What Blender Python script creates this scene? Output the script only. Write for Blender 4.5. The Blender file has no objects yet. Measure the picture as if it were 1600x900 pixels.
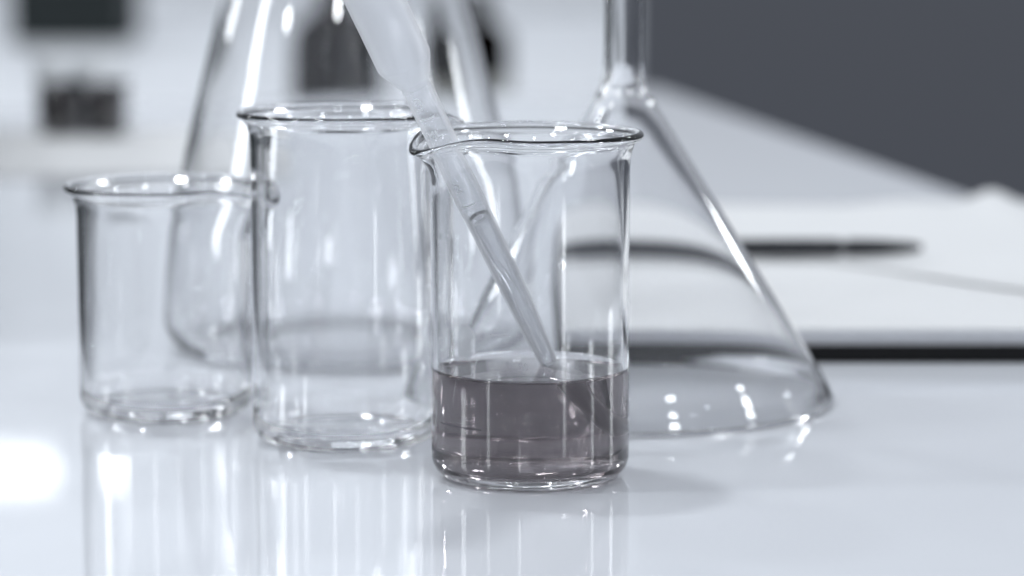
import bpy, bmesh, math, random
from math import radians, sin, cos, pi, tan, atan
from mathutils import Vector, Matrix

random.seed(4)
S = bpy.context.scene
COL = S.collection

# ------------------------------------------------------------------ camera
cam_d = bpy.data.cameras.new("camera")
cam = bpy.data.objects.new("camera", cam_d)
COL.objects.link(cam)
CAM_H = 0.156
PITCH = radians(8.2)
cam.location = (0, 0, CAM_H)
cam.rotation_euler = (radians(90) - PITCH, 0, 0)
cam_d.lens = 112.5
cam_d.sensor_width = 36
cam_d.clip_start = 0.01
cam_d.clip_end = 200
cam_d.dof.use_dof = True
cam_d.dof.focus_distance = 0.752
cam_d.dof.aperture_fstop = 8.6
S.camera = cam

# ------------------------------------------------------------------ world: even cool room light
W = bpy.data.worlds.new("World")
S.world = W
W.use_nodes = True
bg = W.node_tree.nodes["Background"]
bg.inputs["Color"].default_value = (0.84, 0.895, 1.0, 1)
bg.inputs["Strength"].default_value = 0.34

# ------------------------------------------------------------------ lamps (ceiling lamps of the lab, wall lamp, added lamps out of view)
def area_lamp(name, loc, target, size, power, size_y=None, color=(0.925, 0.965, 1.0)):
    d = bpy.data.lights.new(name, 'AREA')
    if size_y is None:
        d.shape = 'DISK'
    else:
        d.shape = 'RECTANGLE'
        d.size_y = size_y
    d.size = size
    d.energy = power
    d.color = color
    o = bpy.data.objects.new(name, d)
    COL.objects.link(o)
    o.location = loc
    o.rotation_euler = (Vector(target) - Vector(loc)).to_track_quat('-Z', 'Y').to_euler()
    return o

# small bright ceiling spots: the sparkle on rims and edges, the first one throws the ring shadow of the front beaker
def ceiling_spot(x, y, radiance=46.0, size=0.235):
    o = area_lamp("ceiling_spot", (x, y, 2.0), (x * 0.3, 0.8 + 0.3 * (y - 0.8), 0), size, radiance * pi * pi * size * size / 4)
    return o
key = ceiling_spot(-0.43, 1.23, 125.0, 0.18)
for x_, y_ in ((-1.25, 0.55), (-1.2, 2.3), (0.75, 2.2), (-1.1, -1.0), (1.2, -1.1), (-3.2, 0.3), (3.0, 0.4), (-3.4, -1.6), (3.2, -1.8), (-0.3, -2.4),
               (-2.7, 3.6), (2.5, 3.5), (-4.6, 6.4), (5.0, 6.8), (-2.2, 1.35)):
    ceiling_spot(x_, y_)
# small wall lamp that mirrors in the table top at the left
area_lamp("wall_lamp", (-0.845, 4.74, 0.805), (-0.845, 0.0, 0.805), 0.30, 4.5 * pi * 0.30 * 0.046, 0.046)
# added lamps that brighten the far wall
for x_ in (0.1, -1.7):
    area_lamp("wall_fill", (x_, 3.5, 2.0), (x_, 4.8, 0.5), 1.2, 4.5 * pi * 0.6, 0.5)
# upright lamps added out of view to draw the upright streaks in the glass
for az, dist, w_, h_, wz, rad_ in ((-97, 3.3, 0.40, 1.2, 1.0, 13), (-58, 4.2, 0.45, 0.6, 0.75, 9), (-131, 3.6, 0.22, 0.45, 0.62, 11), (72, 4.4, 0.45, 0.7, 0.8, 9),
                                    (104, 3.2, 0.20, 0.9, 0.95, 12), (141, 3.8, 0.26, 0.35, 0.55, 10), (-168, 4.2, 0.16, 0.30, 0.95, 12)):
    wx, wy = dist * sin(radians(az)), 0.8 + dist * cos(radians(az))
    area_lamp("streak_lamp", (wx, wy, wz), (0, 0.8, wz * 0.35), w_, rad_ * pi * w_ * h_, h_)

vs = S.view_settings
vs.view_transform = 'Standard'
vs.look = 'None'
vs.exposure = 0.14
vs.gamma = 1.0
vs.use_curve_mapping = False

cy = S.cycles
cy.max_bounces = 32
cy.transmission_bounces = 28
cy.glossy_bounces = 12
cy.diffuse_bounces = 12
cy.transparent_max_bounces = 24
cy.volume_bounces = 0
cy.caustics_refractive = True
cy.caustics_reflective = True
cy.sample_clamp_indirect = 60.0
cy.blur_glossy = 0.3
cy.use_denoising = True
cy.denoiser = 'OPENIMAGEDENOISE'
cy.use_adaptive_sampling = False

# ------------------------------------------------------------------ material helpers
def new_mat(name):
    m = bpy.data.materials.new(name)
    m.use_nodes = True
    nt = m.node_tree
    nt.nodes.clear()
    out = nt.nodes.new("ShaderNodeOutputMaterial")
    return m, nt, out

def N(nt, kind, **kw):
    n = nt.nodes.new(kind)
    for k, v in kw.items():
        if k in n.inputs:
            n.inputs[k].default_value = v
        else:
            setattr(n, k, v)
    return n

def principled(name, color, rough=0.5, noise=0.0, nscale=40.0, bump=0.0, bscale=200.0, spec=0.5, coat=0.0):
    m, nt, out = new_mat(name)
    p = N(nt, "ShaderNodeBsdfPrincipled")
    p.inputs["Base Color"].default_value = (*color, 1)
    p.inputs["Roughness"].default_value = rough
    p.inputs["Specular IOR Level"].default_value = spec
    p.inputs["Coat Weight"].default_value = coat
    tc = N(nt, "ShaderNodeTexCoord")
    if noise > 0:
        nz = N(nt, "ShaderNodeTexNoise", Scale=nscale, Detail=6.0)
        nt.links.new(tc.outputs["Object"], nz.inputs["Vector"])
        mr = N(nt, "ShaderNodeMapRange")
        mr.inputs[3].default_value = 1 - noise
        mr.inputs[4].default_value = 1 + noise
        nt.links.new(nz.outputs["Fac"], mr.inputs[0])
        mx = N(nt, "ShaderNodeVectorMath", operation='SCALE')
        mx.inputs[0].default_value = color
        nt.links.new(mr.outputs[0], mx.inputs["Scale"])
        nt.links.new(mx.outputs[0], p.inputs["Base Color"])
    if bump > 0:
        nb = N(nt, "ShaderNodeTexNoise", Scale=bscale, Detail=3.0)
        nt.links.new(tc.outputs["Object"], nb.inputs["Vector"])
        b = N(nt, "ShaderNodeBump", Strength=bump, Distance=0.001)
        nt.links.new(nb.outputs["Fac"], b.inputs["Height"])
        nt.links.new(b.outputs["Normal"], p.inputs["Normal"])
    nt.links.new(p.outputs[0], out.inputs["Surface"])
    return m

def glass_mat(name, color=(0.997, 0.998, 1.0), ior=1.48, wave=0.0):
    m, nt, out = new_mat(name)
    g = N(nt, "ShaderNodeBsdfGlass", Roughness=0.0, IOR=ior)
    g.inputs["Color"].default_value = (*color, 1)
    if wave > 0:
        tc = N(nt, "ShaderNodeTexCoord")
        mp = N(nt, "ShaderNodeMapping")
        mp.inputs["Scale"].default_value = (1, 1, 0.22)
        nb = N(nt, "ShaderNodeTexNoise", Scale=130.0, Detail=1.0)
        b = N(nt, "ShaderNodeBump", Strength=wave, Distance=0.0004)
        nt.links.new(tc.outputs["Object"], mp.inputs[0])
        nt.links.new(mp.outputs[0], nb.inputs["Vector"])
        nt.links.new(nb.outputs["Fac"], b.inputs["Height"])
        nt.links.new(b.outputs["Normal"], g.inputs["Normal"])
    nt.links.new(g.outputs[0], out.inputs["Surface"])
    return m

GLASS = glass_mat("borosilicate_glass")
AMBER = glass_mat("amber_glass", color=(0.055, 0.03, 0.018), ior=1.5)

# liquid: one material, refraction index read from the mesh (top meets air, sides meet glass)
LIQ, nt, out = new_mat("tinted_liquid")
g = N(nt, "ShaderNodeBsdfGlass", Roughness=0.0)
g.inputs["Color"].default_value = (1, 1, 1, 1)
at_ = N(nt, "ShaderNodeAttribute", attribute_name="ior")
nt.links.new(at_.outputs["Fac"], g.inputs["IOR"])
nt.links.new(g.outputs[0], out.inputs["Surface"])
va = N(nt, "ShaderNodeVolumeAbsorption", Density=56.0)
va.inputs["Color"].default_value = (0.375, 0.315, 0.33, 1)
nt.links.new(va.outputs[0], out.inputs["Volume"])

# milky polyethylene of the pipette
def poly_mat(name, milk, limb=0.75):
    m, nt, out = new_mat(name)
    gl = N(nt, "ShaderNodeBsdfTransparent")
    gl.inputs["Color"].default_value = (0.97, 0.975, 0.985, 1)
    tr = N(nt, "ShaderNodeBsdfTranslucent")
    tr.inputs["Color"].default_value = (0.975, 0.98, 0.99, 1)
    df = N(nt, "ShaderNodeBsdfDiffuse")
    df.inputs["Color"].default_value = (0.975, 0.98, 0.99, 1)
    m1 = N(nt, "ShaderNodeMixShader", Fac=0.5)
    nt.links.new(tr.outputs[0], m1.inputs[1])
    nt.links.new(df.outputs[0], m1.inputs[2])
    # the wall is seen through more plastic towards its outline
    lf = N(nt, "ShaderNodeLayerWeight", Blend=0.5)
    p2 = N(nt, "ShaderNodeMath", operation='POWER')
    p2.inputs[1].default_value = 2.2
    nt.links.new(lf.outputs["Facing"], p2.inputs[0])
    ma = N(nt, "ShaderNodeMath", operation='MULTIPLY_ADD')
    ma.inputs[1].default_value = limb - milk
    ma.inputs[2].default_value = milk
    nt.links.new(p2.outputs[0], ma.inputs[0])
    m2 = N(nt, "ShaderNodeMixShader")
    nt.links.new(ma.outputs[0], m2.inputs[0])
    nt.links.new(gl.outputs[0], m2.inputs[1])
    nt.links.new(m1.outputs[0], m2.inputs[2])
    gs = N(nt, "ShaderNodeBsdfGlossy", Roughness=0.22)
    lw = N(nt, "ShaderNodeLayerWeight", Blend=0.5)
    pw = N(nt, "ShaderNodeMath", operation='POWER')
    pw.inputs[1].default_value = 4.0
    nt.links.new(lw.outputs["Facing"], pw.inputs[0])
    fr = N(nt, "ShaderNodeMath", operation='MULTIPLY_ADD')
    fr.inputs[1].default_value = 0.35
    fr.inputs[2].default_value = 0.03
    nt.links.new(pw.outputs[0], fr.inputs[0])
    m3 = N(nt, "ShaderNodeMixShader")
    nt.links.new(fr.outputs[0], m3.inputs[0])
    nt.links.new(m2.outputs[0], m3.inputs[1])
    nt.links.new(gs.outputs[0], m3.inputs[2])
    tc = N(nt, "ShaderNodeTexCoord")
    mp = N(nt, "ShaderNodeMapping")
    mp.inputs["Scale"].default_value = (1, 1, 0.12)
    nz = N(nt, "ShaderNodeTexNoise", Scale=1800.0, Detail=3.0)
    b = N(nt, "ShaderNodeBump", Strength=0.45, Distance=0.0002)
    nt.links.new(tc.outputs["Object"], mp.inputs[0])
    nt.links.new(mp.outputs[0], nz.inputs["Vector"])
    nt.links.new(nz.outputs["Fac"], b.inputs["Height"])
    for n_ in (df, gs):
        nt.links.new(b.outputs["Normal"], n_.inputs["Normal"])
    nt.links.new(m3.outputs[0], out.inputs["Surface"])
    return m

POLY = poly_mat("milky_polyethylene", 0.26, 0.9)
POLY_CLEAR = poly_mat("thin_polyethylene", 0.19, 0.88)
POLY_TIP = poly_mat("wet_polyethylene", 0.34, 0.85)
POLY_EMB = poly_mat("raised_polyethylene", 0.72)
COLUMN = glass_mat("clear_liquid", color=(1.0, 1.0, 1.0), ior=1.18)

# white laminate table top
TABLE, nt, out = new_mat("white_laminate")
p = N(nt, "ShaderNodeBsdfPrincipled")
p.inputs["Base Color"].default_value = (0.70, 0.72, 0.76, 1)
p.inputs["IOR"].default_value = 1.36
tc = N(nt, "ShaderNodeTexCoord")
nz = N(nt, "ShaderNodeTexNoise", Scale=14.0, Detail=5.0)
nt.links.new(tc.outputs["Object"], nz.inputs["Vector"])
mr = N(nt, "ShaderNodeMapRange")
mr.inputs[3].default_value = 0.012
mr.inputs[4].default_value = 0.034
nt.links.new(nz.outputs["Fac"], mr.inputs[0])
nt.links.new(mr.outputs[0], p.inputs["Roughness"])
nb = N(nt, "ShaderNodeTexNoise", Scale=900.0, Detail=2.0)
nt.links.new(tc.outputs["Object"], nb.inputs["Vector"])
b = N(nt, "ShaderNodeBump", Strength=0.012, Distance=0.0003)
nt.links.new(nb.outputs["Fac"], b.inputs["Height"])
nt.links.new(b.outputs["Normal"], p.inputs["Normal"])
nt.links.new(p.outputs[0], out.inputs["Surface"])

FLOOR = principled("dark_floor", (0.10, 0.108, 0.13), 0.6, noise=0.08, nscale=3.0)
INK = principled("grey_enamel", (0.07, 0.07, 0.08), 0.6, noise=0.15, nscale=900)
INK2 = principled("pale_enamel", (0.40, 0.40, 0.43), 0.6)
PATCH = None
PAPER = principled("paper", (0.70, 0.705, 0.71), 0.75, noise=0.015, nscale=60, bump=0.05, bscale=600)
PAGE_EDGE = principled("page_edges", (0.70, 0.71, 0.74), 0.85, noise=0.10, nscale=300)
BLACKCOVER = principled("black_cover", (0.009, 0.009, 0.010), 0.6, noise=0.2, nscale=200, bump=0.2, bscale=900, spec=0.15)
PENBLACK = principled("black_pen_plastic", (0.012, 0.013, 0.018), 0.35)
PENGREY = principled("pen_ring_metal", (0.05, 0.052, 0.06), 0.4)
WHITEPL = principled("white_plastic", (0.80, 0.82, 0.84), 0.4, noise=0.02)
WHITEBOX = principled("white_enamelled_metal", (0.80, 0.82, 0.85), 0.45, noise=0.02, nscale=12)
DARKBOX = principled("dark_green_grey_plastic", (0.016, 0.021, 0.022), 0.6, noise=0.1, spec=0.2)
GREYBOX = principled("blue_grey_plastic", (0.22, 0.24, 0.27), 0.5, noise=0.06)
DARKFILL = principled("dark_red_brown_fill", (0.012, 0.006, 0.007), 0.4)
LABELP = principled("pale_label_paper", (0.34, 0.34, 0.31), 0.7, noise=0.05, nscale=80)
CAPBLK = principled("black_cap_plastic", (0.015, 0.015, 0.016), 0.4)

# ------------------------------------------------------------------ object helpers
def link_mesh(name, me, mat, parent=None, smooth=True):
    if smooth:
        me.polygons.foreach_set("use_smooth", [True] * len(me.polygons))
    o = bpy.data.objects.new(name, me)
    if mat is not None:
        me.materials.append(mat)
    COL.objects.link(o)
    if parent is not None:
        o.parent = parent
    return o

def thing(name, label, cat, loc=(0, 0, 0), rotz=0.0, group=None):
    o = bpy.data.objects.new(name, None)
    o.empty_display_size = 0.01
    COL.objects.link(o)
    o.location = loc
    o.rotation_euler = (0, 0, rotz)
    tag(o, label, cat, group)
    return o

def tag(o, label, cat, group=None):
    o["label"] = label
    o["category"] = cat
    if group:
        o["group"] = group

SEG = 144

def lathe_mesh(name, prof, seg=SEG, deform=None, z_axis_only=True):
    """surface of revolution of prof [(r,z)...]; r==0 ends become poles.
    The profile runs outer bottom -> up -> inner down, faces point away from the wall's inside."""
    verts, faces = [], []
    rings = []
    for (r, z) in prof:
        if r < 1e-7:
            verts.append((0, 0, z))
            rings.append([len(verts) - 1])
        else:
            ring = []
            for k in range(seg):
                a = 2 * pi * k / seg
                x, y, zz = r * cos(a), r * sin(a), z
                if deform:
                    x, y, zz = deform(r, a, z)
                verts.append((x, y, zz))
                ring.append(len(verts) - 1)
            rings.append(ring)
    for i in range(len(rings) - 1):
        A, B = rings[i], rings[i + 1]
        for k in range(seg):
            k2 = (k + 1) % seg
            if len(A) == 1 and len(B) == 1:
                continue
            if len(A) == 1:
                faces.append((A[0], B[k2], B[k]))
            elif len(B) == 1:
                faces.append((A[k], A[k2], B[0]))
            else:
                faces.append((A[k], A[k2], B[k2], B[k]))
    me = bpy.data.meshes.new(name)
    me.from_pydata(verts, [], faces)
    me.update()
    return me

def arc(cx, cz, r, a0, a1, n):
    return [(cx + r * cos(radians(a0 + (a1 - a0) * i / n)), cz + r * sin(radians(a0 + (a1 - a0) * i / n))) for i in range(n + 1)]

def smooth_curve(pts, n=5):
    """Catmull-Rom through (r,z) points"""
    out = []
    P = [pts[0]] + list(pts) + [pts[-1]]
    for i in range(1, len(P) - 2):
        p0, p1, p2, p3 = P[i - 1], P[i], P[i + 1], P[i + 2]
        for k in range(n):
            t = k / n
            o = []
            for d in range(2):
                o.append(0.5 * (2 * p1[d] + (-p0[d] + p2[d]) * t + (2 * p0[d] - 5 * p1[d] + 4 * p2[d] - p3[d]) * t * t
                                + (-p0[d] + 3 * p1[d] - 3 * p2[d] + p3[d]) * t ** 3))
            out.append(tuple(o))
    out.append(tuple(pts[-1]))
    return out

def straight(p, q, n):
    return [(p[0] + (q[0] - p[0]) * i / n, p[1] + (q[1] - p[1]) * i / n) for i in range(n + 1)]

def box_bm(bm, lo, hi, bevel=0.0):
    r = bmesh.ops.create_cube(bm, size=1.0)
    for v in r["verts"]:
        for d in range(3):
            v.co[d] = lo[d] + (v.co[d] + 0.5) * (hi[d] - lo[d])
    if bevel > 0:
        es = list({e for v in r["verts"] for e in v.link_edges})
        bmesh.ops.bevel(bm, geom=es, offset=bevel, segments=3, profile=0.6, affect='EDGES')

def bm_obj(name, bm, mat, parent=None, smooth=False):
    me = bpy.data.meshes.new(name)
    bm.normal_update()
    bm.to_mesh(me)
    bm.free()
    return link_mesh(name, me, mat, parent, smooth)

def box_obj(name, lo, hi, mat, parent=None, bevel=0.0):
    bm = bmesh.new()
    box_bm(bm, lo, hi, bevel)
    return bm_obj(name, bm, mat, parent, False)

def text_mesh(body, size, depth=0.0):
    c = bpy.data.curves.new("t", 'FONT')
    c.body = body
    c.size = size
    c.align_x = 'CENTER'
    c.align_y = 'CENTER'
    c.extrude = depth
    o = bpy.data.objects.new("t", c)
    COL.objects.link(o)
    bpy.context.view_layer.update()
    dg = bpy.context.evaluated_depsgraph_get()
    me = bpy.data.meshes.new_from_object(o.evaluated_get(dg))
    bpy.data.objects.remove(o)
    return me

def wrap_on_cylinder(me, R, ang, z0):
    for v in me.vertices:
        u, w, d = v.co
        a = ang + u / R
        v.co = ((R + d) * cos(a), (R + d) * sin(a), z0 + w)
    me.update()
    return me

def strip_on_cylinder(name, R, a0, a1, z, h, mat, parent, n=16):
    """thin enamel line printed on the wall"""
    verts, faces = [], []
    for i in range(n + 1):
        a = a0 + (a1 - a0) * i / n
        for zz in (z - h / 2, z + h / 2):
            verts.append((R * cos(a), R * sin(a), zz))
    for i in range(n):
        faces.append((2 * i, 2 * i + 2, 2 * i + 3, 2 * i + 1))
    me = bpy.data.meshes.new(name)
    me.from_pydata(verts, [], faces)
    return link_mesh(name, me, mat, parent)

# ------------------------------------------------------------------ the setting
# floor far below the bench
me = bpy.data.meshes.new("floor")
me.from_pydata([(-40, -10, -0.9), (40, -10, -0.9), (40, 60, -0.9), (-40, 60, -0.9)], [], [(0, 1, 2, 3)])
fl = link_mesh("floor", me, FLOOR, smooth=False)
fl["kind"] = "structure"

# guessed white wall far behind, added for its reflection, ends where the funnel stem stands in the picture
wl_ = box_obj("wall", (-4.0, 4.80, -0.9), (0.180, 4.95, 1.35), WHITEBOX)
wl_["kind"] = "structure"

# bench top: right edge runs away to the back left
def edge_r(Y): return 0.193 - 0.1887 * (Y - 1.373)
def edge_l(Y): return -0.025 - 0.168 * Y
bm = bmesh.new()
Y0, Y1 = -0.35, 1.90
corners = [(edge_l(Y0), Y0), (edge_r(Y0), Y0), (edge_r(Y1 + 0.03), Y1 + 0.03), (edge_l(Y1 - 0.15), Y1 - 0.15)]
top = [bm.verts.new((x, y, 0)) for x, y in corners]
bot = [bm.verts.new((x, y, -0.03)) for x, y in corners]
bm.faces.new(top)
bm.faces.new(bot[::-1])
for i in range(4):
    j = (i + 1) % 4
    bm.faces.new((top[i], bot[i], bot[j], top[j]))
bmesh.ops.bevel(bm, geom=[e for e in bm.edges if all(abs(v.co.z) < 1e-6 for v in e.verts)], offset=0.002, segments=3, affect='EDGES')
bm.normal_update()
tb = bm_obj("table", bm, TABLE)
tb["kind"] = "structure"

# lower white bench added beyond the table so the reagent bottles don't mirror in it
BZ = -0.115
bm = bmesh.new()
cs = [(-2.4, 2.12), (0.0785, 2.12), (0.174, 4.70), (-2.4, 4.70)]
tv = [bm.verts.new((x, y, BZ)) for x, y in cs]
bv = [bm.verts.new((x, y, BZ - 0.03)) for x, y in cs]
bm.faces.new(tv)
bm.faces.new(bv[::-1])
for i in range(4):
    j = (i + 1) % 4
    bm.faces.new((tv[i], bv[i], bv[j], tv[j]))
bo = bm_obj("added_bench", bm, WHITEBOX)
bo["kind"] = "structure"

# ------------------------------------------------------------------ beakers
def beaker(name, label, loc, R, H, spout_deg, wall=0.0014, floor_t=0.0036, water=None, group=None, marks=True):
    root = thing(name, label, "beaker", loc, 0.0, group)
    Ri = R - wall
    cr = 0.0052                       # outer corner radius
    ci = cr - wall * 0.75
    zc = H - 0.017                    # seam between body and rim, on the straight wall
    outer = smooth_curve([(0.0, 0.0007), (R * 0.45, 0.0006), (R * 0.66, 0.0002), (R - cr - 0.0004, 0.0)], 4)
    outer += arc(R - cr, cr, cr, -84, 0, 12)
    outer += straight((R, cr + 0.0015), (R, zc), 10)
    inner_bottom = arc(Ri - ci, floor_t + ci, ci, 0, -90, 10)
    inner_bottom += [(Ri * 0.55, floor_t + 0.0001), (Ri * 0.28, floor_t + 0.0003), (0.0, floor_t + 0.0004)]
    zi_low = floor_t + ci
    if water is None:
        inner = straight((Ri, zc), (Ri, zi_low + 0.001), 10) + inner_bottom
    else:
        inner = straight((Ri, zc), (Ri, water), 8)
    # two open shells share one mesh: outside and inside of the wall
    me = lathe_mesh("body", outer)
    bm = bmesh.new()
    bm.from_mesh(me)
    me2 = lathe_mesh("tmp", inner)
    bm.from_mesh(me2)
    bpy.data.meshes.remove(me2)
    bm.to_mesh(me)
    bm.free()
    link_mesh("body", me, GLASS, root)
    # rim with pouring spout
    sp = radians(spout_deg)
    def deform(r, a, z):
        da = (a - sp + pi) % (2 * pi) - pi
        s = max(0.0, min(1.0, (z - (zc + 0.001)) / (H - zc - 0.001)))
        s = s * s * (3 - 2 * s)
        wdt = radians(24)
        wgt = math.exp(-(da / wdt) ** 2 * 1.6)
        side = math.exp(-((abs(da) - radians(40)) / radians(13)) ** 2)
        rr = r + s * (0.0042 * wgt - 0.0007 * side)
        zz = z - s * s * (0.0032 * wgt - 0.0004 * side)
        return rr * cos(a), rr * sin(a), zz
    br = 0.00098
    bc = (R + 0.0022, H - br)
    up = smooth_curve([(R, zc), (R, zc + 0.004), (R, H - 0.0085), (R + 0.00022, H - 0.0060), (R + 0.0008, H - 0.0038), (R + 0.0017, H - 0.00235),
                       (bc[0] + br * cos(radians(-62)), bc[1] + br * sin(radians(-62)))], 4)
    up += arc(bc[0], bc[1], br, -50, 128, 16)
    up += smooth_curve([(bc[0] - 0.0010, bc[1] + 0.00062), (R + 0.0002, H - 0.0020), (Ri + 0.0006, H - 0.0042), (Ri + 0.00012, H - 0.0064), (Ri, H - 0.0090), (Ri, zc + 0.004), (Ri, zc)], 4)
    link_mesh("rim", lathe_mesh("rim", up, deform=deform), GLASS, root)
    liquid_prof = None
    if water is not None:
        liquid_prof = (straight((Ri, water), (Ri, zi_low + 0.001), 8) + inner_bottom, Ri)
    return root, liquid_prof

FB = Vector((0.0044, 0.764, 0.0))
WATER = 0.0270
front, liq = beaker("glass_beaker", "tall glass beaker in front holding grey liquid and a plastic pipette", FB, 0.0240, 0.0840, 208, floor_t=0.0030, water=WATER)
mid, _ = beaker("glass_beaker", "tall empty glass beaker between the small beaker and the liquid-filled beaker", (-0.0427, 0.810, 0), 0.0240, 0.0850, 12)
small, _ = beaker("glass_beaker", "short empty glass beaker, leftmost on the white table", (-0.0930, 0.849, 0), 0.0232, 0.0620, -18)

# graduation print, number and marking patch
RP = 0.02406
def px_angle(px):                     # angle on the front wall of the front beaker for a picture column
    u = (px - 828) / 157.0
    u = max(-0.985, min(0.985, u))
    return -pi / 2 + math.asin(u)
strip_on_cylinder("graduation_line", RP, px_angle(688), px_angle(752), 0.0150, 0.00042, INK, front)
strip_on_cylinder("graduation_line", RP, px_angle(765), px_angle(797), 0.0380, 0.00035, INK2, front)
me = wrap_on_cylinder(text_mesh("50", 0.0026), RP, px_angle(816), 0.0305)
link_mesh("volume_number", me, INK2, front, smooth=False)
def patch(parent, R, ang, z, w, h):
    verts, faces = [(0, 0, 0)], []
    n = 40
    pts = [(0.0, 0.0)] + [(w / 2 * (abs(cos(2 * pi * k / n)) ** 0.75) * (1 if cos(2 * pi * k / n) >= 0 else -1),
                           h / 2 * (abs(sin(2 * pi * k / n)) ** 0.75) * (1 if sin(2 * pi * k / n) >= 0 else -1)) for k in range(n)]
    verts = [(R * cos(ang + u / R), R * sin(ang + u / R), z + v) for u, v in pts]
    faces = [(0, 1 + k, 1 + (k + 1) % n) for k in range(n)]
    m_ = bpy.data.meshes.new("marking_patch")
    m_.from_pydata(verts, [], faces)
    return link_mesh("marking_patch", m_, PATCH, parent)
PATCH, nt, out = new_mat("thin_white_enamel")
tp = N(nt, "ShaderNodeBsdfTransparent")
tl = N(nt, "ShaderNodeBsdfTranslucent")
tl.inputs["Color"].default_value = (0.75, 0.77, 0.8, 1)
mx_ = N(nt, "ShaderNodeMixShader", Fac=0.55)
nt.links.new(tp.outputs[0], mx_.inputs[1])
nt.links.new(tl.outputs[0], mx_.inputs[2])
nt.links.new(mx_.outputs[0], out.inputs["Surface"])
patch(front, RP, radians(134), 0.0295, 0.0062, 0.0090)

# ------------------------------------------------------------------ liquid in the front beaker
side_prof, Ri = liq
men = smooth_curve([(Ri, WATER), (Ri - 0.0004, WATER - 0.00055), (Ri - 0.0011, WATER - 0.00095), (Ri - 0.0022, WATER - 0.00118), (Ri - 0.0040, WATER - 0.00125), (0.010, WATER - 0.00127), (0.0, WATER - 0.00127)], 3)
side = lathe_mesh("liquid", side_prof)            # faces point to the inside of the liquid here: flipped below
topm = lathe_mesh("t2", men)
bm = bmesh.new()
bm.from_mesh(side)
bmesh.ops.reverse_faces(bm, faces=bm.faces[:])
nside = len(bm.faces)
bm.from_mesh(topm)
bm.normal_update()
me = bpy.data.meshes.new("liquid")
bm.to_mesh(me)
bm.free()
liquid = link_mesh("liquid", me, LIQ)
liquid.location = FB
at = me.attributes.new("ior", 'FLOAT', 'FACE')
vals = [1.333 / 1.48] * nside + [1.333] * (len(me.polygons) - nside)
at.data.foreach_set("value", vals)
# top must face up, sides must face outwards
up_ok = me.polygons[len(me.polygons) - 1].normal.z > 0
tag(liquid, "clear grey-violet liquid filling the lower third of the front beaker", "liquid")

# ------------------------------------------------------------------ pipette leaning in the spout
P1 = FB + Vector((-0.0210, -0.0112, 0.0830))
P2 = FB + Vector((0.0046, 0.0080, 0.0264))
dirv = P2 - P1
L = dirv.length
dirn = dirv.normalized()
TIP_T = 1.315
tip = P1 + dirv * TIP_T
pip = thing("transfer_pipette", "translucent plastic pipette leaning through the spout of the front beaker", "pipette", tip)
zax = -dirn
toward = (cam.location - tip)
toward = (toward - zax * toward.dot(zax)).normalized()          # local +Y faces the viewer side
xax = toward.cross(zax).normalized()
M = Matrix((xax, toward, zax)).transposed().to_4x4()
pip.rotation_euler = M.to_euler()
def s_of(t): return (TIP_T - t) * L                              # distance from the tip along the axis
s_neck = s_of(-0.245)
s_b = s_of(-0.325)
s_top = s_of(-1.25)
rad_out = [(0.00120, 0.0), (0.00150, 0.003), (0.00222, s_of(1.0)), (0.00292, s_of(0.80)), (0.00318, s_of(0.62)), (0.00326, s_of(0.45)), (0.00334, s_of(0.33)),
           (0.00346, s_of(0.30)), (0.00350, s_of(0.0)), (0.00362, s_neck - 0.001)]
stem_o = straight(rad_out[0], rad_out[1], 2)[:-1]
for a_, b_ in zip(rad_out[1:-1], rad_out[2:]):
    stem_o += straight(a_, b_, 4)[:-1]
stem_o.append(rad_out[-1])
wl = 0.00048
stem_i = [(max(0.0006, r - wl), z) for r, z in stem_o]
cut = min(range(len(stem_o)), key=lambda k: abs(stem_o[k][1] - s_of(1.0)))
for nm, po, pi_, mt in (("tip", [(stem_i[0][0], 0.0002)] + stem_o[:cut + 1], stem_i[:cut + 1], POLY_TIP), ("stem", stem_o[cut:], stem_i[cut:], POLY_CLEAR)):
    me_o = lathe_mesh(nm, po, 64)
    bm = bmesh.new()
    bm.from_mesh(me_o)
    mi = lathe_mesh("x", pi_[::-1], 64)
    bm.from_mesh(mi)
    bm.to_mesh(me_o)
    bm.free()
    link_mesh(nm, me_o, mt, pip)
# bulb: shoulder, long barrel, domed end
z0 = stem_o[-1][1]
rb = 0.00665
shoulder = [(stem_o[-1][0], z0), (0.0037, z0 + 0.0010), (0.0042, z0 + 0.0018), (rb - 0.00025, s_b), (rb, s_b + 0.0008)]
barrel = straight(shoulder[-1], (rb, s_top - 0.006), 12)[1:]
dome = arc(0.0, s_top - 0.006, rb, 0, 90, 12)[1:]
bulb_o = shoulder + barrel + [(max(0.0, r), z) for r, z in dome[:-1]] + [(0.0, s_top - 0.006 + rb)]
bulb_i = [(max(0.0, r - 0.0007 if r > 0.0045 else r - wl), z - (0.0005 if i > len(shoulder) + len(barrel) else 0)) for i, (r, z) in enumerate(bulb_o)]
bulb_i[0] = (stem_i[-1][0], z0)
me_o = lathe_mesh("bulb", bulb_o, 72)
bm = bmesh.new()
bm.from_mesh(me_o)
mi = lathe_mesh("x", bulb_i[::-1], 72)
bm.from_mesh(mi)
bm.to_mesh(me_o)
bm.free()
link_mesh("bulb", me_o, POLY, pip)
# thick moulding ring where bulb and stem meet
ring = [(0.00352 + 0.0002 * cos(2 * pi * k / 12), z0 + 0.0002 * sin(2 * pi * k / 12)) for k in range(13)]
# liquid drawn up inside the stem
col_top = s_of(0.335)
colp = [(0.0, s_of(1.0))] + [(max(0.0005, r - wl - 0.00006), z) for r, z in stem_o if s_of(1.001) < z < col_top] + [(0.00300 - wl, col_top), (0.0018, col_top - 0.0008), (0.0, col_top - 0.0011)]
link_mesh("liquid_column", lathe_mesh("liquid_column", colp, 48), COLUMN, pip)
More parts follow.
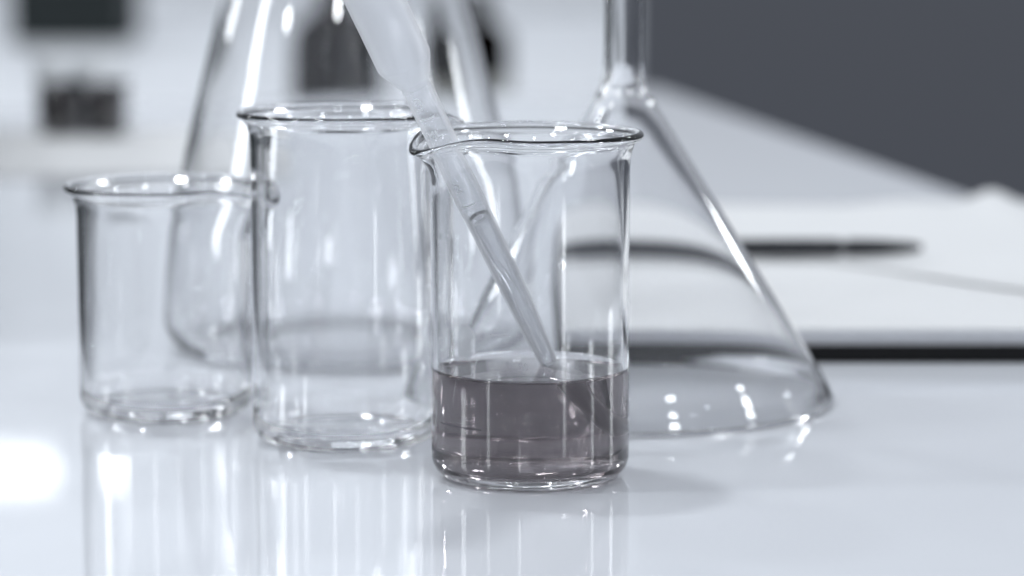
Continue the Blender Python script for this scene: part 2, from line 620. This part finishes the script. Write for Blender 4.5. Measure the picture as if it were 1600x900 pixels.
# raised moulded scale
def emboss(body, t, size, u=0.0, rot=0.0):
    m_ = text_mesh(body, size, 0.00022)
    s0 = s_of(t)
    R_ = 0.00352
    for v in m_.vertices:
        x, y, d = v.co
        x, y = x * cos(rot) - y * sin(rot), x * sin(rot) + y * cos(rot)
        a_ = pi / 2 + (x + u) / R_
        v.co = ((R_ + d) * cos(a_), (R_ + d) * sin(a_), s0 + y)
    m_.update()
    link_mesh("moulded_number" if body[0].isdigit() else "moulded_letters", m_, POLY_EMB, pip, smooth=False)
emboss("3", -0.175, 0.0046, -0.0014)
emboss("ML", -0.045, 0.0030, -0.0014)
emboss("2", 0.185, 0.0034, -0.0014)
def tick(t, w, u):
    m_ = bpy.data.meshes.new("moulded_tick")
    s0 = s_of(t)
    vs_, fs_ = [], []
    n = 8
    for i in range(n + 1):
        a_ = pi / 2 - (u - w / 2 + w * i / n) / 0.0035
        for rr, zz in ((0.00346, -0.00018), (0.00372, -0.0001), (0.00372, 0.0001), (0.00346, 0.00018)):
            vs_.append((rr * cos(a_), rr * sin(a_), s0 + zz))
    for i in range(n):
        for k in range(3):
            a0_, b0_ = 4 * i + k, 4 * i + 4 + k
            fs_.append((a0_, b0_, b0_ + 1, a0_ + 1))
    m_.from_pydata(vs_, [], fs_)
    link_mesh("moulded_tick", m_, POLY_EMB, pip, smooth=False)
tick(-0.115, 0.0034, 0.0010)
tick(0.262, 0.0034, 0.0010)

# ------------------------------------------------------------------ inverted funnel
fun = thing("glass_funnel", "clear glass funnel standing upside down on its wide mouth", "funnel", (0.0303, 0.868, 0))
RF, wf = 0.0580, 0.0017
za = 0.0865
sr = 0.0053
zs = za + 0.034                       # seam on the straight stem
cone_o = smooth_curve([(RF - 0.0010, 0.0001), (RF - 0.0002, 0.0006), (RF, 0.0014), (RF - 0.0005, 0.0026), (RF - 0.0019, 0.0052)], 4)
cone_o += straight((RF - 0.0030, 0.0074), (0.0095, za - 0.0060), 16)
cone_o += smooth_curve([(0.0078, za - 0.0027), (0.0062, za + 0.0012), (0.00545, za + 0.0045), (sr + 0.00002, za + 0.0080)], 4) + straight((sr, za + 0.011), (sr, zs), 4)
cone_i = straight((sr - 0.0016, zs), (sr - 0.0016, za + 0.011), 4) + smooth_curve([(sr - 0.0016, za + 0.0070), (sr - 0.0014, za + 0.0030), (0.0049, za - 0.0009), (0.0068, za - 0.0038)], 4)
cone_i += straight((0.0081, za - 0.0060), (RF - 0.0044, 0.0074), 16)
cone_i += smooth_curve([(RF - 0.0036, 0.0052), (RF - 0.0029, 0.0026), (RF - 0.0025, 0.0010), (RF - 0.0019, 0.0002), (RF - 0.0010, 0.0001)], 4)
link_mesh("cone", lathe_mesh("cone", cone_o + cone_i, 160), GLASS, fun)
stem_p = straight((sr, zs), (sr, zs + 0.075), 6) + [(sr - 0.0005, zs + 0.0756), (sr - 0.0011, zs + 0.0756)] + straight((sr - 0.0016, zs + 0.075), (sr - 0.0016, zs), 6)
link_mesh("stem", lathe_mesh("stem", stem_p, 160), GLASS, fun)

# ------------------------------------------------------------------ large conical flask behind
fk = thing("conical_flask", "large clear glass flask behind the empty beakers", "flask", (-0.0500, 0.962, 0))
wk = 0.0007
RB = 0.0555
prof_o = [(RB - 0.010, 0.0)] + arc(RB - 0.009, 0.009, 0.009, -80, 0, 10) + smooth_curve(
    [(RB, 0.0120), (RB - 0.0006, 0.0220), (RB - 0.0024, 0.0350), (RB - 0.0062, 0.0550), (RB - 0.0120, 0.0800), (RB - 0.0185, 0.1050),
     (RB - 0.0270, 0.1300), (RB - 0.0350, 0.1480), (0.0178, 0.1580), (0.0170, 0.1640), (0.0170, 0.1700)], 5)
outer = smooth_curve([(0.0, 0.0012), (RB * 0.5, 0.0010), (RB - 0.014, 0.0002)], 4) + prof_o
inner = [(max(0.0, r - wk), z) for r, z in prof_o[::-1] if z > 0.012] + arc(RB - 0.009, 0.0098, 0.009 - wk, -5, -88, 10) + [(RB * 0.5, 0.0019), (0.0, 0.0021)]
me = lathe_mesh("body", outer)
bm = bmesh.new()
bm.from_mesh(me)
m2 = lathe_mesh("x", inner)
bm.from_mesh(m2)
bm.to_mesh(me)
bm.free()
link_mesh("body", me, GLASS, fk)
nk = straight((0.0170, 0.1700), (0.0170, 0.1860), 4) + arc(0.0180, 0.1885, 0.0022, -70, 120, 12) + [(0.0160, 0.1890)] + straight((0.0151, 0.1860), (0.0151, 0.1700), 4)
link_mesh("neck", lathe_mesh("neck", nk, SEG), GLASS, fk)

# ------------------------------------------------------------------ open notebook with pen
NX0, NX1, NY0, NY1 = 0.0150, 0.2350, 0.9275, 1.2450
nb_ = thing("open_notebook", "open notebook with white pages and black cover behind the funnel", "notebook", ((NX0 + NX1) / 2, (NY0 + NY1) / 2, 0))
cx, cyy = (NX0 + NX1) / 2, (NY0 + NY1) / 2
hx, hy = (NX1 - NX0) / 2, (NY1 - NY0) / 2
box_obj("cover", (-hx, -hy, 0.0002), (hx, hy, 0.0052), BLACKCOVER, nb_, 0.0008)
bm = bmesh.new()
random.seed(8)
nl = 16
for i in range(nl):
    z0_ = 0.0053 + 0.0042 * i / nl
    j = random.uniform(-0.0007, 0.0007)
    k_ = random.uniform(-0.0006, 0.0006)
    box_bm(bm, (-hx + 0.003 + k_, -hy + 0.002 + j, z0_), (hx - 0.003 + k_, hy - 0.003 + j, z0_ + 0.0042 / nl * 0.82))
pb = bm_obj("page_block", bm, PAGE_EDGE, nb_)
pb["kind"] = "stuff"
def sheet(name, x0, x1, y0, y1, zf, front=None, nx=60, ny=40, th=0.00012):
    verts, faces = [], []
    for lay in (0, 1):
        for j in range(ny + 1):
            for i in range(nx + 1):
                u, v = i / nx, j / ny
                x = x0 + (x1 - x0) * u
                ya = y0 if front is None else front(x)
                y = ya + (y1 - ya) * v
                verts.append((x, y, zf(x, y, u, v) + th * lay))
    n1 = (nx + 1) * (ny + 1)
    for j in range(ny):
        for i in range(nx):
            a_ = j * (nx + 1) + i
            q = (a_, a_ + 1, a_ + nx + 2, a_ + nx + 1)
            faces.append(q[::-1])
            faces.append(tuple(n1 + k for k in q))
    for j in range(ny):
        a_, b_ = j * (nx + 1), (j + 1) * (nx + 1)
        faces.append((a_, a_ + n1, b_ + n1, b_))
        a_, b_ = a_ + nx, b_ + nx
        faces.append((a_, b_, b_ + n1, a_ + n1))
    for i in range(nx):
        a_, b_ = i, i + 1
        faces.append((a_, b_, b_ + n1, a_ + n1))
        a_, b_ = ny * (nx + 1) + i, ny * (nx + 1) + i + 1
        faces.append((a_, a_ + n1, b_ + n1, b_))
    m_ = bpy.data.meshes.new(name)
    m_.from_pydata(verts, [], faces)
    m_.update()
    return link_mesh(name, m_, PAPER, nb_)
def z1(x, y, u, v):
    return 0.00962 + 0.0002 * sin(5 * u) * v
sheet("page", -hx + 0.003, hx - 0.003, -hy + 0.002, hy - 0.003, z1)
# loose upper leaf: its front edge swings away to the left, its far edge buckles at the right
def fr(x):
    t = (x + cx - 0.135) / 0.022
    return -hy + 0.170 - 0.120 / (1 + math.exp(-t))
def z2(x, y, u, v):
    xw = x + cx
    lift = 0.0007 * max(0.0, 1 - v * 3.0) * max(0.0, min(1.0, (xw - 0.08) / 0.06))
    buck = 0.0055 * math.exp(-((xw - 0.187) / 0.0085) ** 2) * v ** 6 + 0.0022 * math.exp(-((xw - 0.155) / 0.02) ** 2) * v ** 6
    return 0.0100 + lift + buck + 0.0006 * sin(7 * u + 1.0) * v * v
sheet("loose_page", -hx + 0.004, hx - 0.004, 0, hy - 0.004, z2, front=fr)

pen = thing("black_pen", "slim black pen lying across the open notebook", "pen", (0.0, 0.0, 0.0))
PY, PZ = 1.079, 0.0142
pen.location = (0.0190, PY, PZ)
pen.rotation_euler = (0, radians(90), radians(1.0))
body_p = [(0.0, 0.0), (0.0020, 0.0), (0.0030, 0.0008), (0.0028, 0.004), (0.0030, 0.012)] + straight((0.0031, 0.02), (0.0031, 0.092), 6) + [(0.0028, 0.0925), (0.0, 0.0925)]
link_mesh("barrel", lathe_mesh("barrel", body_p, 40), PENBLACK, pen)
link_mesh("ring", lathe_mesh("ring", [(0.0, 0.0926), (0.0024, 0.0926), (0.0024, 0.0948), (0.0, 0.0948)], 40), PENGREY, pen)
cap_p = [(0.0, 0.0949), (0.0027, 0.0949), (0.0030, 0.096), (0.0028, 0.106), (0.0021, 0.116), (0.0013, 0.1205), (0.0, 0.1208)]
link_mesh("grip", lathe_mesh("grip", cap_p, 40), PENBLACK, pen)

# ------------------------------------------------------------------ blurred things behind
def bottle(name, label, loc, r, h, neck_r, neck_h, mat, label_band=None, cap=True, group=None):
    t = thing(name, label, "bottle", loc, 0, group)
    sh = h - neck_h
    o_ = [(0, 0.001), (r * 0.7, 0.0006), (r - 0.002, 0)] + arc(r - 0.002, 0.002, 0.002, -80, 0, 4) + straight((r, 0.004), (r, sh - r * 0.8), 4)
    o_ += smooth_curve([(r, sh - r * 0.7), (r * 0.92, sh - r * 0.35), (neck_r * 1.25, sh - 0.002), (neck_r, sh + 0.002), (neck_r, h)], 4)[1:]
    i_ = [(max(0, a_ - 0.0018), z_ + (0.002 if z_ < 0.003 else 0)) for a_, z_ in o_[::-1]]
    link_mesh("body", lathe_mesh("body", o_ + i_, 64), mat, t)
    if label_band:
        link_mesh("paper_label", lathe_mesh("paper_label", [(r + 0.0003, label_band[0]), (r + 0.0003, label_band[1])], 64), LABELP, t)
    if cap:
        link_mesh("cap", lathe_mesh("cap", [(0, h - 0.004), (neck_r + 0.002, h - 0.004), (neck_r + 0.002, h + 0.010), (neck_r + 0.001, h + 0.0112), (0, h + 0.0112)], 48), CAPBLK, t)
    return t

bottle("amber_bottle", "wide dark amber bottle blurred behind the middle beaker", (-0.166, 3.00, BZ), 0.051, 0.125, 0.019, 0.020, AMBER)
bottle("amber_bottle", "dark amber bottle with pale label blurred beside the right edge of the flask", (-0.033, 3.05, BZ), 0.031, 0.108, 0.012, 0.018, AMBER, label_band=(0.010, 0.034))

def vial(label, loc):
    t = thing("capped_vial", label, "vial", loc, 0, "white-capped vials at the far left")
    r = 0.0116
    o_ = [(0, 0.0006), (r - 0.001, 0), (r, 0.001)] + straight((r, 0.003), (r, 0.028), 4)
    i_ = [(max(0, a_ - 0.001), z_ + (0.001 if z_ < 0.002 else 0)) for a_, z_ in o_[::-1]]
    link_mesh("body", lathe_mesh("body", o_ + i_, 48), GLASS, t)
    link_mesh("dark_content", lathe_mesh("dark_content", [(0, 0.0018), (r - 0.00105, 0.0018), (r - 0.00105, 0.0235), (0, 0.0233)], 48), DARKFILL, t)
    link_mesh("cap", lathe_mesh("cap", [(0, 0.028), (r + 0.0006, 0.028), (r + 0.0006, 0.039), (r - 0.0004, 0.040), (0, 0.040)], 48), WHITEPL, t)
vial("white-capped vial of dark liquid at far left, left one of the pair", (-0.2300, 1.625, 0))
vial("white-capped vial of dark liquid at far left, right one of the pair", (-0.2065, 1.620, 0))

sh = box_obj("added_sheet", (-0.074, -0.115, 0.0004), (0.074, 0.115, 0.0007), PAPER)  # added matte sheet, keeps the vials from mirroring in the table
sh.location = (-0.213, 1.545, 0)
sh.rotation_euler = (0, 0, radians(9))
tag(sh, "white paper sheet added under the two capped vials to hide their reflection", "paper")
for o_ in bpy.data.objects:
    if o_.name.startswith("capped_vial"):
        o_.location.z = 0.0008

def case(name, label, cat, lo, hi, mat, lid=0.02):
    t = thing(name, label, cat, ((lo[0] + hi[0]) / 2, lo[1], lo[2]))
    w_, d_ = (hi[0] - lo[0]) / 2, hi[1] - lo[1]
    box_obj("body", (-w_, 0, 0.0005), (w_, d_, hi[2] - lid), mat, t, 0.003)
    box_obj("lid", (-w_ - 0.002, -0.002, hi[2] - lid + 0.001), (w_ + 0.002, d_ + 0.002, hi[2]), mat, t, 0.003)
    return t
case("dark_case", "dark green-grey case in the upper left background", "case", (-0.630, 4.02, BZ), (-0.486, 4.20, 0.115), DARKBOX)
cb = thing("added_black_block", "unseen black block added beside the left edge of the white table to darken the glass edges", "cabinet", (edge_l(0.95) - 0.015, 0.95, -0.9), math.atan(0.168))  # added out of view so the beaker edges refract black
box_obj("body", (-0.5, 0, 0.0), (0, 1.6, 1.0), DARKBOX, cb, 0.004)
box_obj("lid", (-0.503, -0.003, 1.001), (0.003, 1.603, 1.02), DARKBOX, cb, 0.004)
